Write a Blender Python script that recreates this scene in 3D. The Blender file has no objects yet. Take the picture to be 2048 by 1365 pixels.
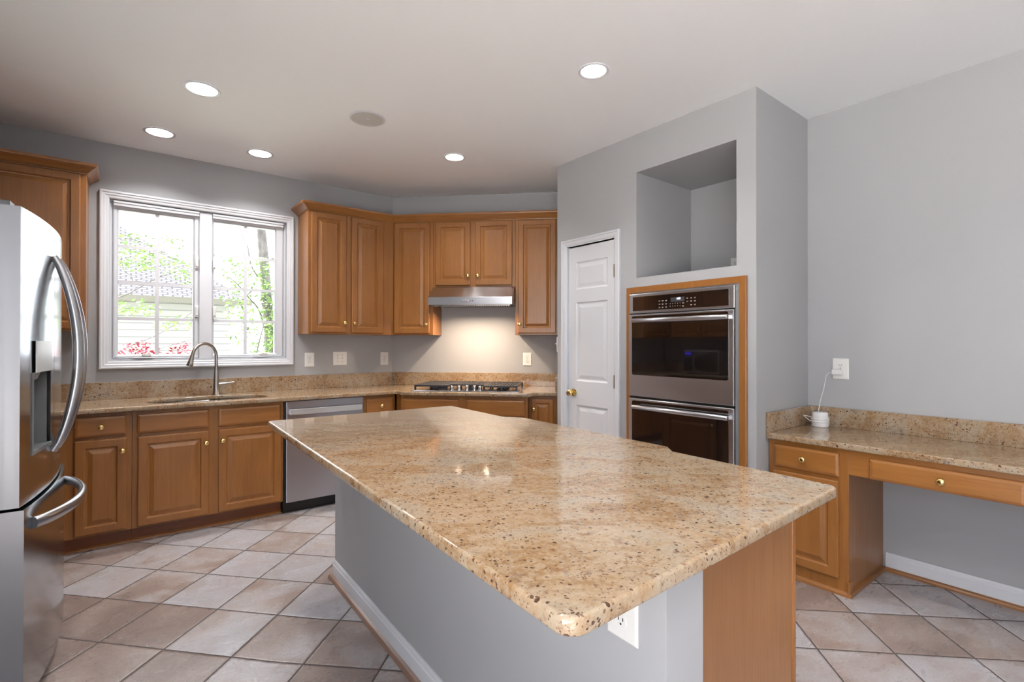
import bpy, bmesh, math, random
from mathutils import Vector, Matrix
R = math.radians
C = bpy.context.scene.collection
sc = bpy.context.scene

# ------------------------------------------------------------------ camera, world, lights
FPX = 1003.6
yaw, pitch, roll = R(52.024), R(.265), R(.065)
Fv = Vector((math.cos(yaw)*math.cos(pitch), math.sin(yaw)*math.cos(pitch), math.sin(pitch)))
R0 = Vector((math.sin(yaw), -math.cos(yaw), 0)); U0 = R0.cross(Fv)
Rv = math.cos(roll)*R0 + math.sin(roll)*U0; Uv = -math.sin(roll)*R0 + math.cos(roll)*U0
cam_d = bpy.data.cameras.new('camera'); cam = bpy.data.objects.new('camera', cam_d); C.objects.link(cam)
m = Matrix.Identity(4)
for i in range(3):
    m[i][0], m[i][1], m[i][2] = Rv[i], Uv[i], -Fv[i]
m[2][3] = 1.308
cam.matrix_world = m
cam_d.sensor_width = 36; cam_d.lens = FPX/2048*36; cam_d.clip_start = .02; cam_d.clip_end = 200
sc.camera = cam
vs = sc.view_settings
vs.view_transform = 'Standard'; vs.look = 'None'; vs.gamma = 1; vs.use_curve_mapping = False
vs.exposure = 0.8
WORLD_STRENGTH = 3.5
CAN_POWER = 5.5
HOOD_POWER = 5.0
SUN_POWER = 46.0
w = bpy.data.worlds.new('sky'); sc.world = w; w.use_nodes = True
bg = w.node_tree.nodes['Background']
bg.inputs[0].default_value = (.91, .955, 1, 1); bg.inputs[1].default_value = WORLD_STRENGTH
sc.cycles.max_bounces = 10; sc.cycles.diffuse_bounces = 5; sc.cycles.glossy_bounces = 5
sc.cycles.transparent_max_bounces = 16; sc.cycles.sample_clamp_indirect = 6
sc.cycles.caustics_reflective = False; sc.cycles.caustics_refractive = False

def area(name, loc, size, power, col, rot=(0,0,0), shape='DISK', sy=None, portal=False, spread=None, parent=None):
    d = bpy.data.lights.new(name, 'AREA'); d.shape = shape; d.size = size
    if sy: d.size_y = sy
    d.energy = power; d.color = col
    if spread: d.spread = spread
    if portal: d.cycles.is_portal = True
    o = bpy.data.objects.new(name, d); C.objects.link(o); o.location = loc; o.rotation_euler = rot
    return o
sd = bpy.data.lights.new('sun', 'SUN'); sd.energy = SUN_POWER; sd.angle = R(2); sd.color = (.97, .98, 1)
so_ = bpy.data.objects.new('sun', sd); C.objects.link(so_); so_.rotation_euler = Vector((.38, -.38, -1)).to_track_quat('-Z', 'Y').to_euler(); so_.location = (-6, -2, 14)
# portals in the room's window openings guide the sampling of the sky (they emit nothing)
area('portal', (.54, 4.86, 1.77), 1.25, 1, (1,1,1), (R(-90),0,0), 'RECTANGLE', 1.25, True)
area('portal', (-1.12, -1.0, 1.25), 3.0, 1, (1,1,1), (R(90),0,R(-90)), 'RECTANGLE', 2.1, True)

# ------------------------------------------------------------------ materials
def lin(c):
    return tuple(((v/255)/12.92 if v/255 <= .04045 else ((v/255+.055)/1.055)**2.4) for v in c)
class NT:
    def __init__(s, name):
        s.m = bpy.data.materials.new(name); s.m.use_nodes = True; s.t = s.m.node_tree
        s.b = s.t.nodes['Principled BSDF']; s.out = s.t.nodes['Material Output']
    def n(s, typ, **kw):
        o = s.t.nodes.new(typ)
        for k, v in kw.items():
            if k.startswith('i_'):
                key = k[2:]; key = int(key) if key.isdigit() else key
                s.set(o.inputs[key], v)
            else: setattr(o, k, v)
        return o
    def set(s, sock, v):
        if isinstance(v, bpy.types.NodeSocket): s.t.links.new(v, sock)
        elif isinstance(v, bpy.types.Node): s.t.links.new(v.outputs[0], sock)
        else:
            if sock.type == 'RGBA' and len(v) == 3: v = (*v, 1)
            sock.default_value = v
    def p(s, **kw):
        for k, v in kw.items(): s.set(s.b.inputs[k.replace('_', ' ')], v)
    def coord(s): return s.n('ShaderNodeTexCoord').outputs['Object']
    def geo(s): return s.n('ShaderNodeNewGeometry').outputs['Position']
    def mapping(s, v, scale=(1,1,1), rot=(0,0,0), loc=(0,0,0)):
        o = s.n('ShaderNodeMapping'); s.set(o.inputs['Vector'], v)
        o.inputs['Scale'].default_value = scale; o.inputs['Rotation'].default_value = rot; o.inputs['Location'].default_value = loc
        return o.outputs[0]
    def noise(s, v, scale, detail=4, rough=.55, dist=0):
        o = s.n('ShaderNodeTexNoise'); s.set(o.inputs['Vector'], v)
        o.inputs['Scale'].default_value = scale; o.inputs['Detail'].default_value = detail
        o.inputs['Roughness'].default_value = rough; o.inputs['Distortion'].default_value = dist
        return o.outputs['Fac']
    def ramp(s, f, stops, mode='LINEAR'):
        o = s.n('ShaderNodeValToRGB'); s.set(o.inputs[0], f); e = o.color_ramp.elements; o.color_ramp.interpolation = mode
        while len(e) < len(stops): e.new(.5)
        for el, (p_, c) in zip(e, stops):
            el.position = p_; el.color = (*c, 1) if len(c) == 3 else c
        return o.outputs[0]
    def mix(s, f, a, b, mode='MIX'):
        o = s.n('ShaderNodeMix', data_type='RGBA', blend_type=mode)
        s.set(o.inputs[0], f); s.set(o.inputs[6], a); s.set(o.inputs[7], b)
        return o.outputs[2]
    def math(s, op, a, b=0.0, c=0.0):
        o = s.n('ShaderNodeMath', operation=op); s.set(o.inputs[0], a); s.set(o.inputs[1], b); s.set(o.inputs[2], c)
        return o.outputs[0]
    def bump(s, h, strength=.2, dist=.01):
        o = s.n('ShaderNodeBump'); s.set(o.inputs['Height'], h); o.inputs['Strength'].default_value = strength; o.inputs['Distance'].default_value = dist
        s.set(s.b.inputs['Normal'], o.outputs[0])

def simple(name, c, rough=.5, metal=0, spec=.5, emit=None, es=0, coat=0):
    k = NT(name); k.p(Base_Color=lin(c), Roughness=rough, Metallic=metal, Specular_IOR_Level=spec)
    if emit: k.p(Emission_Color=lin(emit), Emission_Strength=es)
    if coat: k.p(Coat_Weight=coat, Coat_Roughness=.08)
    return k.m
def paint(name, c, rough=.6):
    k = NT(name); f = k.noise(k.geo(), 180, 3)
    k.p(Base_Color=lin(c), Roughness=rough, Specular_IOR_Level=.3); k.bump(f, .04, .002); return k.m
def wood(name, c1, c2, c3, horiz=False, rough=.33, sc_=1.0):
    k = NT(name); g = k.geo()
    s = (2.2*sc_, 2.2*sc_, 38*sc_) if horiz else (30*sc_, 30*sc_, 1.6*sc_)
    v = k.mapping(g, s)
    f1 = k.noise(v, 1.0, 5, .6, .6)
    f2 = k.noise(k.mapping(g, (3,3,5) if horiz else (5,5,3)), 1.0, 3, .5, .3)
    fine = k.noise(k.mapping(g, (8,8,400) if horiz else (260,260,8)), 1.0, 2)
    col = k.ramp(f1, [(.25, lin(c1)), (.55, lin(c2)), (.8, lin(c3))])
    col = k.mix(.35, col, k.ramp(f2, [(.3, lin(c1)), (.7, lin(c3))]))
    col = k.mix(.12, col, k.ramp(fine, [(.35, (.05,.02,.01)), (.6, lin(c3))]))
    k.p(Base_Color=col, Roughness=rough, Specular_IOR_Level=.45, Coat_Weight=.15, Coat_Roughness=.2)
    return k.m
M = {}
M['wall'] = paint('wall_paint', (161,162,165))
M['ceil'] = paint('ceiling_paint', (244,247,251), .8)
M['white'] = simple('white_trim_paint', (206,208,214), .35)
M['door'] = simple('white_door_paint', (208,210,215), .35)
M['wood'] = wood('maple_vertical', (130,82,38), (143,93,44), (156,104,52))
M['woodh'] = wood('maple_horizontal', (134,85,39), (147,96,46), (160,107,54), True)
M['wood2'] = wood('honey_end_panel', (128,84,46), (141,95,54), (152,106,63), False, .4)
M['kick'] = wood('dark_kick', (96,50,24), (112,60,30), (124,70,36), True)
M['shoe'] = wood('oak_shoe', (126,80,40), (140,92,48), (152,104,58), True)
M['shoe2'] = wood('walnut_shoe', (122,94,80), (136,108,93), (150,121,106), True)
def granite():
    k = NT('granite'); g = k.geo()
    v = k.mapping(g, (1,1,1), (0,0,R(35)))
    vs_ = k.mapping(v, (1, 2.0, 1))
    big = k.noise(vs_, 4.2, 6, .62, .8)
    base = k.ramp(big, [(.28, lin((158,120,80))), (.42, lin((174,142,106))), (.52, lin((190,166,138))), (.63, lin((188,174,156))), (.75, lin((152,130,110)))])
    med = k.noise(v, 60, 6, .78)
    base = k.mix(k.ramp(med, [(.44, (0,0,0)), (.6, (.5,.5,.5))]), base, lin((208,196,178)))
    rust = k.noise(k.mapping(v, (1,1,1), loc=(3,1,7)), 40, 7, .78)
    base = k.mix(k.ramp(rust, [(.54, (0,0,0)), (.66, (.75,.75,.75))]), base, lin((138,92,58)))
    gry = k.noise(k.mapping(v, (1,1,1), loc=(9,4,2)), 30, 7, .75)
    base = k.mix(k.ramp(gry, [(.565, (0,0,0)), (.68, (.7,.7,.7))]), base, lin((128,112,112)))
    # garnet and mica specks
    warp = k.n('ShaderNodeTexNoise'); k.set(warp.inputs['Vector'], v); warp.inputs['Scale'].default_value = 70; warp.inputs['Detail'].default_value = 3
    vv = k.mix(.012, v, warp.outputs['Color'], 'ADD')
    def specks(scale, thr, dens_scale, dens, loc):
        vo = k.n('ShaderNodeTexVoronoi'); k.set(vo.inputs['Vector'], k.mapping(vv, (1,1,1), loc=loc)); vo.inputs['Scale'].default_value = scale
        d = vo.outputs['Distance']; rnd = k.n('ShaderNodeSeparateColor'); k.set(rnd.inputs[0], vo.outputs['Color'])
        keep = k.math('LESS_THAN', rnd.outputs[0], k.ramp(k.noise(k.mapping(v, (1,1,1), loc=loc), dens_scale, 3), [(.35, (dens*.15,)*3), (.7, (dens,)*3)]))
        size = k.math('MULTIPLY', rnd.outputs[1], thr)
        return k.math('MULTIPLY', keep, k.math('LESS_THAN', d, k.math('ADD', size, thr*.35)))
    s1 = specks(90, .29, 5, .46, (0,0,0)); s2 = specks(180, .35, 7, .52, (5,3,1)); s3 = specks(46, .21, 3.5, .28, (2,8,5))
    base = k.mix(k.math('MULTIPLY', s2, .75), base, lin((112,76,56)))
    base = k.mix(k.math('MULTIPLY', s1, .85), base, lin((86,52,38)))
    base = k.mix(k.math('MULTIPLY', s3, .9), base, lin((66,36,28)))
    base = k.mix(1.0, base, (.61,.585,.555), 'MULTIPLY')
    k.p(Base_Color=base, Roughness=k.ramp(med, [(.3, (.05,)*3), (.7, (.1,)*3)]), Specular_IOR_Level=.5)
    return k.m
M['granite'] = granite()
def tilemat():
    k = NT('floor_tile'); g = k.geo(); s = k.n('ShaderNodeSeparateXYZ'); k.set(s.inputs[0], g)
    x, y = s.outputs[0], s.outputs[1]
    d = k.math('SUBTRACT', x, y); a = k.math('ADD', x, y)
    u = k.math('DIVIDE', k.math('ADD', d, 1.124), .438)
    v = k.math('DIVIDE', k.math('SUBTRACT', k.math('SUBTRACT', a, k.math('MULTIPLY', k.math('ADD', d, 1.5), .02)), 2.73), .462)
    side = k.math('GREATER_THAN', d, -.6)
    um = k.math('MINIMUM', k.math('ADD', u, 1.3), 0.0)
    v = k.math('ADD', v, k.math('MULTIPLY', um, .055))
    u = k.math('ADD', k.math('MULTIPLY', k.math('ADD', u, .09), side), k.math('MULTIPLY', k.math('MULTIPLY_ADD', u, .963, -.074), k.math('SUBTRACT', 1.0, side)))
    wob = k.math('MULTIPLY', k.math('SUBTRACT', k.noise(g, 22, 3), .5), .016)
    def edge(t):
        f = k.math('FRACT', k.math('ADD', t, wob)); return k.math('MINIMUM', f, k.math('SUBTRACT', 1.0, f))
    e = k.math('MINIMUM', edge(u), edge(v))
    ids = k.n('ShaderNodeCombineXYZ'); k.set(ids.inputs[0], k.math('FLOOR', u)); k.set(ids.inputs[1], k.math('FLOOR', v))
    wn = k.n('ShaderNodeTexWhiteNoise', noise_dimensions='3D'); k.set(wn.inputs[0], ids.outputs[0])
    off = k.n('ShaderNodeVectorMath', operation='MULTIPLY_ADD'); k.set(off.inputs[0], wn.outputs['Color']); off.inputs[1].default_value = (9,9,9); k.set(off.inputs[2], g)
    n1 = k.noise(off.outputs[0], 2.6, 5, .55, .5); n2 = k.noise(k.mapping(off.outputs[0], (1,1.8,1), (0,0,R(20))), 7, 8, .68, .3); fine = k.noise(g, 90, 4, .7)
    tone = k.math('ADD', k.math('MULTIPLY', n1, .75), k.math('MULTIPLY', k.math('SUBTRACT', wn.outputs['Value'], .5), .42))
    col = k.ramp(tone, [(.16, lin((112,94,86))), (.28, lin((140,123,115))), (.37, lin((162,156,157))), (.52, lin((168,169,177))), (.64, lin((162,158,161)))])
    col = k.mix(k.ramp(n2, [(.48, (0,0,0)), (.76, (.5,.5,.5))]), col, lin((132,106,90)))
    col = k.mix(k.ramp(n2, [(.26, (.35,.35,.35)), (.44, (0,0,0))]), col, lin((178,174,176)))
    col = k.mix(.25, col, k.ramp(fine, [(.3, lin((110,100,98))), (.7, lin((186,182,182)))]))
    grout = k.math('LESS_THAN', e, .0125)
    col = k.mix(grout, col, lin((74,66,64)))
    k.p(Base_Color=col, Roughness=k.mix(grout, k.ramp(n2, [(.3, (.2,)*3), (.7, (.4,)*3)]), (.8,.8,.8)), Specular_IOR_Level=.5)
    h = k.math('ADD', k.math('MULTIPLY', k.math('MINIMUM', e, .035), 20), k.math('MULTIPLY', k.math('ADD', n2, k.math('MULTIPLY', fine, .25)), .5))
    k.bump(h, .5, .006)
    return k.m
M['tile'] = tilemat()
def steel(name, c, rough, vertical=False, aniso=0):
    k = NT(name); g = k.geo()
    f = k.noise(k.mapping(g, (60,60,1) if vertical else (1,1,60)), 1, 2)
    k.p(Base_Color=lin(c), Metallic=1.0, Roughness=k.ramp(f, [(.3, (rough*.94,)*3), (.7, (rough*1.06,)*3)]), Anisotropic=aniso)
    if aniso:
        tg = k.n('ShaderNodeTangent', direction_type='RADIAL', axis='Z'); k.p(Anisotropic=aniso, Anisotropic_Rotation=.25, Tangent=tg)
    return k.m
M['steel'] = steel('brushed_steel', (198,199,205), .3, False, .75)
M['steelv'] = steel('brushed_steel_side', (182,182,185), .28, True)
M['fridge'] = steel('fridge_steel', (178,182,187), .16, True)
M['fridge_side_dimmed'] = steel('fridge_steel_dimmed', (118,118,120), .36, True)
M['dw'] = steel('dishwasher_steel', (176,176,182), .3, False, .75)
M['chrome'] = simple('polished_steel', (216,216,218), .12, 1)
M['nickel'] = simple('brushed_nickel', (170,166,162), .27, 1)
M['brass'] = simple('polished_brass', (232,206,140), .18, 1)
M['hinge'] = simple('antique_hinge', (168,150,118), .3, 1)
M['bar'] = simple('satin_bar', (205,207,210), .3, .6)
M['handle'] = simple('handle_steel', (176,176,179), .27, 1)
M['glass_black'] = simple('black_glass', (20,16,16), .03, 0, 1.0, coat=.6)
M['black'] = simple('black_plastic', (16,16,17), .45)
M['iron'] = simple('cast_iron', (46,45,50), .38, .2)
M['grey'] = simple('grey_plastic', (110,113,114), .45)
M['dark_grey'] = simple('dark_grey_plastic', (70,72,74), .4)
M['panel_light'] = simple('light_control_panel', (196,200,200), .25)
M['plastic'] = simple('white_plastic', (222,222,220), .35)
M['plasticw'] = simple('device_plastic', (222,222,224), .35)
M['slot'] = simple('dark_slot', (40,36,32), .6)
M['lens'] = simple('lit_lens', (255,255,255), .5, emit=(255,250,244), es=9)
M['hoodlens'] = simple('warm_lens', (255,240,220), .5, emit=(255,214,160), es=3)
M['digit'] = simple('lit_digits', (240,240,255), .5, emit=(225,225,255), es=3)
M['screen'] = simple('display_screen', (62,64,66), .2)
M['mark'] = simple('panel_lettering', (168,160,158), .5)
M['logo'] = simple('grey_lettering', (70,66,66), .4)
M['speaker'] = simple('speaker_grille', (192,190,188), .7)
M['blue'] = simple('blue_digits', (60,50,220), .5, emit=(60,50,230), es=2)
def siding():
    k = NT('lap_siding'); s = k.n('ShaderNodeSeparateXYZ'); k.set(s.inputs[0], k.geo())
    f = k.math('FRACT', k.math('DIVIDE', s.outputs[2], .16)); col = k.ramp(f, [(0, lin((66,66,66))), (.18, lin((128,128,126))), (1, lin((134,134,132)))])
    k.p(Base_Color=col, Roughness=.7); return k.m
M['siding'] = siding()
def shingle():
    k = NT('roof_shingles'); b = k.n('ShaderNodeTexBrick'); k.set(b.inputs['Vector'], k.mapping(k.geo(), (1,1,1), (0,0,0)))
    v = k.n('ShaderNodeSeparateXYZ'); k.set(v.inputs[0], k.geo()); cb = k.n('ShaderNodeCombineXYZ'); k.set(cb.inputs[0], v.outputs[0]); k.set(cb.inputs[1], k.math('MULTIPLY', v.outputs[2], 1.9))
    k.set(b.inputs['Vector'], cb.outputs[0]); b.inputs['Scale'].default_value = 2.6
    b.inputs['Color1'].default_value = (*lin((116,114,115)), 1); b.inputs['Color2'].default_value = (*lin((100,98,101)), 1); b.inputs['Mortar'].default_value = (*lin((52,51,54)), 1)
    b.inputs['Mortar Size'].default_value = .06
    k.p(Base_Color=b.outputs[0], Roughness=.9, Specular_IOR_Level=0.0); return k.m
M['shingle'] = shingle()
M['gutter'] = simple('gutter_paint', (84,82,72), .5)
def bark():
    k = NT('bark'); f = k.noise(k.mapping(k.geo(), (18,18,6)), 1, 5, .7)
    k.p(Base_Color=k.ramp(f, [(.3, lin((60,56,55))), (.7, lin((104,99,98)))]), Roughness=.9); k.bump(f, .6, .03); return k.m
M['bark'] = bark()
def leaf(name, a, b):
    k = NT(name); f = k.noise(k.geo(), 9, 2); k.p(Base_Color=k.ramp(f, [(.35, lin(a)), (.65, lin(b))]), Roughness=.7, Specular_IOR_Level=.1); return k.m
M['leaf'] = leaf('green_leaf', (84,108,62), (122,146,88)); M['redleaf'] = leaf('red_leaf', (104,20,34), (140,44,60))
M['lawn'] = leaf('lawn_grass', (128,132,118), (150,152,138))
def winglass():
    k = NT('window_glass'); t = k.t
    tr = k.n('ShaderNodeBsdfTransparent'); gl = k.n('ShaderNodeBsdfGlossy'); gl.inputs['Roughness'].default_value = .01
    fr = k.n('ShaderNodeFresnel'); fr.inputs[0].default_value = 1.45
    mx = k.n('ShaderNodeMixShader'); t.links.new(fr.outputs[0], mx.inputs[0]); t.links.new(tr.outputs[0], mx.inputs[1]); t.links.new(gl.outputs[0], mx.inputs[2])
    t.links.new(mx.outputs[0], k.out.inputs[0]); return k.m
M['glass'] = winglass()

# ------------------------------------------------------------------ object helpers
def tag(o, label=None, cat=None, group=None, kind=None):
    if label: o['label'] = label
    if cat: o['category'] = cat
    if group: o['group'] = group
    if kind: o['kind'] = kind
    return o
def thing(name, label, cat, loc=(0,0,0), group=None, kind=None):
    o = bpy.data.objects.new(name, None); C.objects.link(o); o.location = loc; o.empty_display_size = .05
    return tag(o, label, cat, group, kind)
class Fr:            # a wall's own frame: a along it (left to right seen from the room), o out of it, z up
    def __init__(s, P, u, n): s.P = Vector((*P, 0)); s.u = Vector((*u, 0)).normalized(); s.n = Vector((*n, 0)).normalized()
    def p(s, a, o, z): return s.P + s.u*a + s.n*o + Vector((0,0,z))
W0 = Fr((0,0), (1,0), (0,1))                       # plain world axes
r2 = math.sqrt(.5)
WIN = Fr((0,4.68), (1,0), (0,-1))                  # window wall
DIA = Fr((2.138,4.68), (r2,-r2), (-r2,-r2))        # cooktop wall
RET = Fr((2.138+1.664*r2,4.68-1.664*r2), (-r2,-r2), (-r2,-r2+2*r2) if False else (-r2,r2))   # side wall of the cooktop nook
PAN = Fr((2.822,0), (0,-1), (-1,0))                # pantry and oven wall (a = -y)
DSK = Fr((3.504,0), (0,-1), (-1,0))                # desk wall
LFT = Fr((-1.1,0), (0,1), (1,0))                   # wall behind the fridge
ISR = Fr((0,0), (0,1), (1,0))                      # island, range side
th = .0599
FRG = Fr((-.213,2.77), (th,1), (1,-th))
class MB:
    def __init__(s, fr=W0): s.bm = bmesh.new(); s.fr = fr
    def box(s, a0, a1, o0, o1, z0, z1):
        f = s.fr.p; v = [s.bm.verts.new(f(a,o,z)) for z in (z0,z1) for o in (o0,o1) for a in (a0,a1)]
        for q in ((0,1,3,2),(4,6,7,5),(0,4,5,1),(2,3,7,6),(0,2,6,4),(1,5,7,3)): s.bm.faces.new([v[i] for i in q])
        return s
    def prism(s, poly, z0, z1):          # poly: (a,o)
        f = s.fr.p; b = [s.bm.verts.new(f(a,o,z0)) for a,o in poly]; t = [s.bm.verts.new(f(a,o,z1)) for a,o in poly]
        s.bm.faces.new(b[::-1]); s.bm.faces.new(t); n = len(poly)
        for i in range(n): s.bm.faces.new([b[i], b[(i+1)%n], t[(i+1)%n], t[i]])
        return s
    def prism_a(s, poly, a0, a1):        # poly: (o,z) swept along a
        f = s.fr.p; b = [s.bm.verts.new(f(a0,o,z)) for o,z in poly]; t = [s.bm.verts.new(f(a1,o,z)) for o,z in poly]
        s.bm.faces.new(b[::-1]); s.bm.faces.new(t); n = len(poly)
        for i in range(n): s.bm.faces.new([b[i], b[(i+1)%n], t[(i+1)%n], t[i]])
        return s
    def rings(s, a0, a1, z0, z1, rings, cap=True, back=True):   # nested rectangles (inset, offset)
        f = s.fr.p; L = []
        for ins, o in rings:
            L.append([s.bm.verts.new(f(a,o,z)) for a,z in ((a0+ins,z0+ins),(a1-ins,z0+ins),(a1-ins,z1-ins),(a0+ins,z1-ins))])
        for p, q in zip(L, L[1:]):
            for i in range(4): s.bm.faces.new([p[i], p[(i+1)%4], q[(i+1)%4], q[i]])
        if cap: s.bm.faces.new(L[-1])
        if back: s.bm.faces.new(L[0][::-1])
        return s
    def lathe(s, a, z, prof, seg=16, caps=True):     # turned about the wall normal: (radius, offset)
        f = s.fr.p; L = []
        for r, o in prof:
            L.append([s.bm.verts.new(f(a+r*math.cos(2*math.pi*i/seg), o, z+r*math.sin(2*math.pi*i/seg))) for i in range(seg)])
        for p, q in zip(L, L[1:]):
            for i in range(seg): s.bm.faces.new([p[i], p[(i+1)%seg], q[(i+1)%seg], q[i]])
        if caps: s.bm.faces.new(L[0][::-1]); s.bm.faces.new(L[-1])
        return s
    def turn(s, c, prof, seg=24, caps=True):         # turned about z: (radius, z)
        L = []
        for r, z in prof:
            L.append([s.bm.verts.new((c[0]+r*math.cos(2*math.pi*i/seg), c[1]+r*math.sin(2*math.pi*i/seg), z)) for i in range(seg)])
        for p, q in zip(L, L[1:]):
            for i in range(seg): s.bm.faces.new([p[i], p[(i+1)%seg], q[(i+1)%seg], q[i]])
        if caps: s.bm.faces.new(L[0][::-1]); s.bm.faces.new(L[-1])
        return s
    def tube(s, pts, r, seg=10, sx=1.0):
        pts = [Vector(p) for p in pts]; n = len(pts); up = None; L = []
        rr = r if isinstance(r, (list, tuple)) else [r]*n
        for i, p in enumerate(pts):
            t = (pts[min(i+1,n-1)] - pts[max(i-1,0)]).normalized()
            if up is None: up = Vector((0,0,1)) if abs(t.z) < .9 else Vector((1,0,0))
            side = t.cross(up).normalized(); up = side.cross(t).normalized()
            L.append([s.bm.verts.new(p + rr[i]*(math.cos(2*math.pi*j/seg)*side*sx + math.sin(2*math.pi*j/seg)*up)) for j in range(seg)])
        for p, q in zip(L, L[1:]):
            for j in range(seg): s.bm.faces.new([p[j], p[(j+1)%seg], q[(j+1)%seg], q[j]])
        s.bm.faces.new(L[0][::-1]); s.bm.faces.new(L[-1]); return s
    def sweep(s, path, prof, i0, i1):                # crown: prof (out, z), outward to the right of travel
        P = [Vector((x,y)) for x,y in path]; S = []
        for i, p in enumerate(P):
            ns = []
            if i > 0: d = (P[i]-P[i-1]).normalized(); ns.append(Vector((d.y,-d.x)))
            if i < len(P)-1: d = (P[i+1]-P[i]).normalized(); ns.append(Vector((d.y,-d.x)))
            mt = ns[0] if len(ns) == 1 else (ns[0]+ns[1])/(1+ns[0].dot(ns[1])); S.append(mt)
        L = [[s.bm.verts.new((P[i].x+S[i].x*o, P[i].y+S[i].y*o, z)) for o,z in prof] for i in range(i0, i1+1)]
        n = len(prof)
        for p, q in zip(L, L[1:]):
            for j in range(n): s.bm.faces.new([p[j], p[(j+1)%n], q[(j+1)%n], q[j]])
        s.bm.faces.new(L[0][::-1]); s.bm.faces.new(L[-1]); return s
    def out(s, name, mat, parent=None, label=None, cat=None, group=None, kind=None, smooth=None, bevel=0, bseg=2):
        bmesh.ops.recalc_face_normals(s.bm, faces=s.bm.faces)
        me = bpy.data.meshes.new(name); s.bm.to_mesh(me); s.bm.free(); me.materials.append(M[mat] if isinstance(mat, str) else mat)
        o = bpy.data.objects.new(name, me); C.objects.link(o)
        if parent:
            o.parent = parent
            t = Vector((0,0,0)); q = parent
            while q: t += q.location; q = q.parent
            me.transform(Matrix.Translation(-t))
        if smooth is not None:
            me.polygons.foreach_set('use_smooth', [True]*len(me.polygons)); me.update()
            bm2 = bmesh.new(); bm2.from_mesh(me)
            for e in bm2.edges:
                if len(e.link_faces) == 2 and e.calc_face_angle(0) > R(smooth): e.smooth = False
            bm2.to_mesh(me); bm2.free()
        if bevel:
            b = o.modifiers.new('bevel', 'BEVEL'); b.width = bevel; b.segments = bseg; b.limit_method = 'ANGLE'; b.angle_limit = R(40)
        return tag(o, label, cat, group, kind)
def round_poly(pts, rad, seg=6):
    out = []; n = len(pts)
    for i, p in enumerate(pts):
        r = rad[i] if isinstance(rad, (list, tuple)) else rad
        p = Vector(p); a = Vector(pts[i-1]); b = Vector(pts[(i+1)%n])
        if r <= 0: out.append(tuple(p)); continue
        d1 = (a-p).normalized(); d2 = (b-p).normalized(); ang = d1.angle(d2); t = r/math.tan(ang/2)
        c = p + (d1+d2).normalized()*(r/math.sin(ang/2))
        s0 = p+d1*t-c; s1 = p+d2*t-c
        for k in range(seg+1):
            f = k/seg; v = s0.lerp(s1, f).normalized()*r; out.append(tuple(c+v))
    return out
def slab(name, outline, holes, z0, z1, mat, parent=None, bev=.006, **kw):
    cu = bpy.data.curves.new(name, 'CURVE'); cu.dimensions = '2D'; cu.fill_mode = 'BOTH'
    cu.extrude = (z1-z0)/2-bev; cu.bevel_depth = bev; cu.bevel_resolution = 2; cu.offset = -bev
    for poly in [outline]+holes:
        sp = cu.splines.new('POLY'); sp.points.add(len(poly)-1); sp.use_cyclic_u = True
        for q, (x,y) in zip(sp.points, poly): q.co = (x,y,0,1)
    tmp = bpy.data.objects.new('tmp', cu); C.objects.link(tmp); tmp.location = (0,0,(z0+z1)/2)
    dg = bpy.context.evaluated_depsgraph_get(); me = bpy.data.meshes.new_from_object(tmp.evaluated_get(dg))
    bpy.data.objects.remove(tmp); me.name = name
    t = Vector((0,0,(z0+z1)/2))
    if parent: t = t - parent.location
    me.transform(Matrix.Translation(t)); me.materials.clear(); me.materials.append(M[mat])
    o = bpy.data.objects.new(name, me); C.objects.link(o)
    if parent: o.parent = parent
    return tag(o, **kw)
def text(name, body, size, fr, a, o, z, mat, parent, shear=0, depth=.0006):
    cu = bpy.data.curves.new(name, 'FONT'); cu.body = body; cu.size = size; cu.align_x = 'CENTER'; cu.align_y = 'CENTER'; cu.extrude = depth; cu.shear = shear
    tmp = bpy.data.objects.new('tmp', cu); C.objects.link(tmp)
    dg = bpy.context.evaluated_depsgraph_get(); me = bpy.data.meshes.new_from_object(tmp.evaluated_get(dg)); bpy.data.objects.remove(tmp)
    mt = Matrix.Identity(4); up = Vector((0,0,1)); p = fr.p(a,o,z)
    for i in range(3): mt[i][0], mt[i][1], mt[i][2], mt[i][3] = fr.u[i], up[i], fr.n[i], p[i]
    me.transform(mt); t = Vector((0,0,0)); q = parent
    while q: t += q.location; q = q.parent
    me.transform(Matrix.Translation(-t)); me.materials.clear(); me.materials.append(M[mat])
    ob = bpy.data.objects.new(name, me); C.objects.link(ob); ob.parent = parent; return ob

# ------------------------------------------------------------------ room shell
H = 2.761
def wall_holes(fr, a0, a1, z0, z1, o0, o1, holes):
    mb = MB(fr); As = sorted({a0,a1,*[h[0] for h in holes],*[h[1] for h in holes]}); Zs = sorted({z0,z1,*[h[2] for h in holes],*[h[3] for h in holes]})
    for i in range(len(As)-1):
        run = None
        for j in range(len(Zs)-1):
            ca, cz = (As[i]+As[i+1])/2, (Zs[j]+Zs[j+1])/2
            solid = not any(h[0] < ca < h[1] and h[2] < cz < h[3] for h in holes)
            if solid: run = (run[0], Zs[j+1]) if run else (Zs[j], Zs[j+1])
            if run and (not solid or j == len(Zs)-2): mb.box(As[i], As[i+1], o0, o1, *run); run = None
    return mb
S = dict(kind='structure')
MB().box(-1.3, 3.7, -3.8, 4.83, -.12, 0).out('floor', 'tile', label='diagonal slate-look ceramic tile floor', cat='floor', **S)
MB().box(-1.3, 3.7, -3.8, 4.83, H, H+.12).out('ceiling', 'ceil', label='smooth off-white painted ceiling', cat='ceiling', **S)
MB().box(-1.3, 3.7, 4.83, 5.35, H+.02, H+.16).out('added_eave', 'white', label='unseen roof overhang added to keep sun off the double window', cat='sun_blocker', **S)  # unseen overhang, added to shade the kitchen window from the sun
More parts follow.
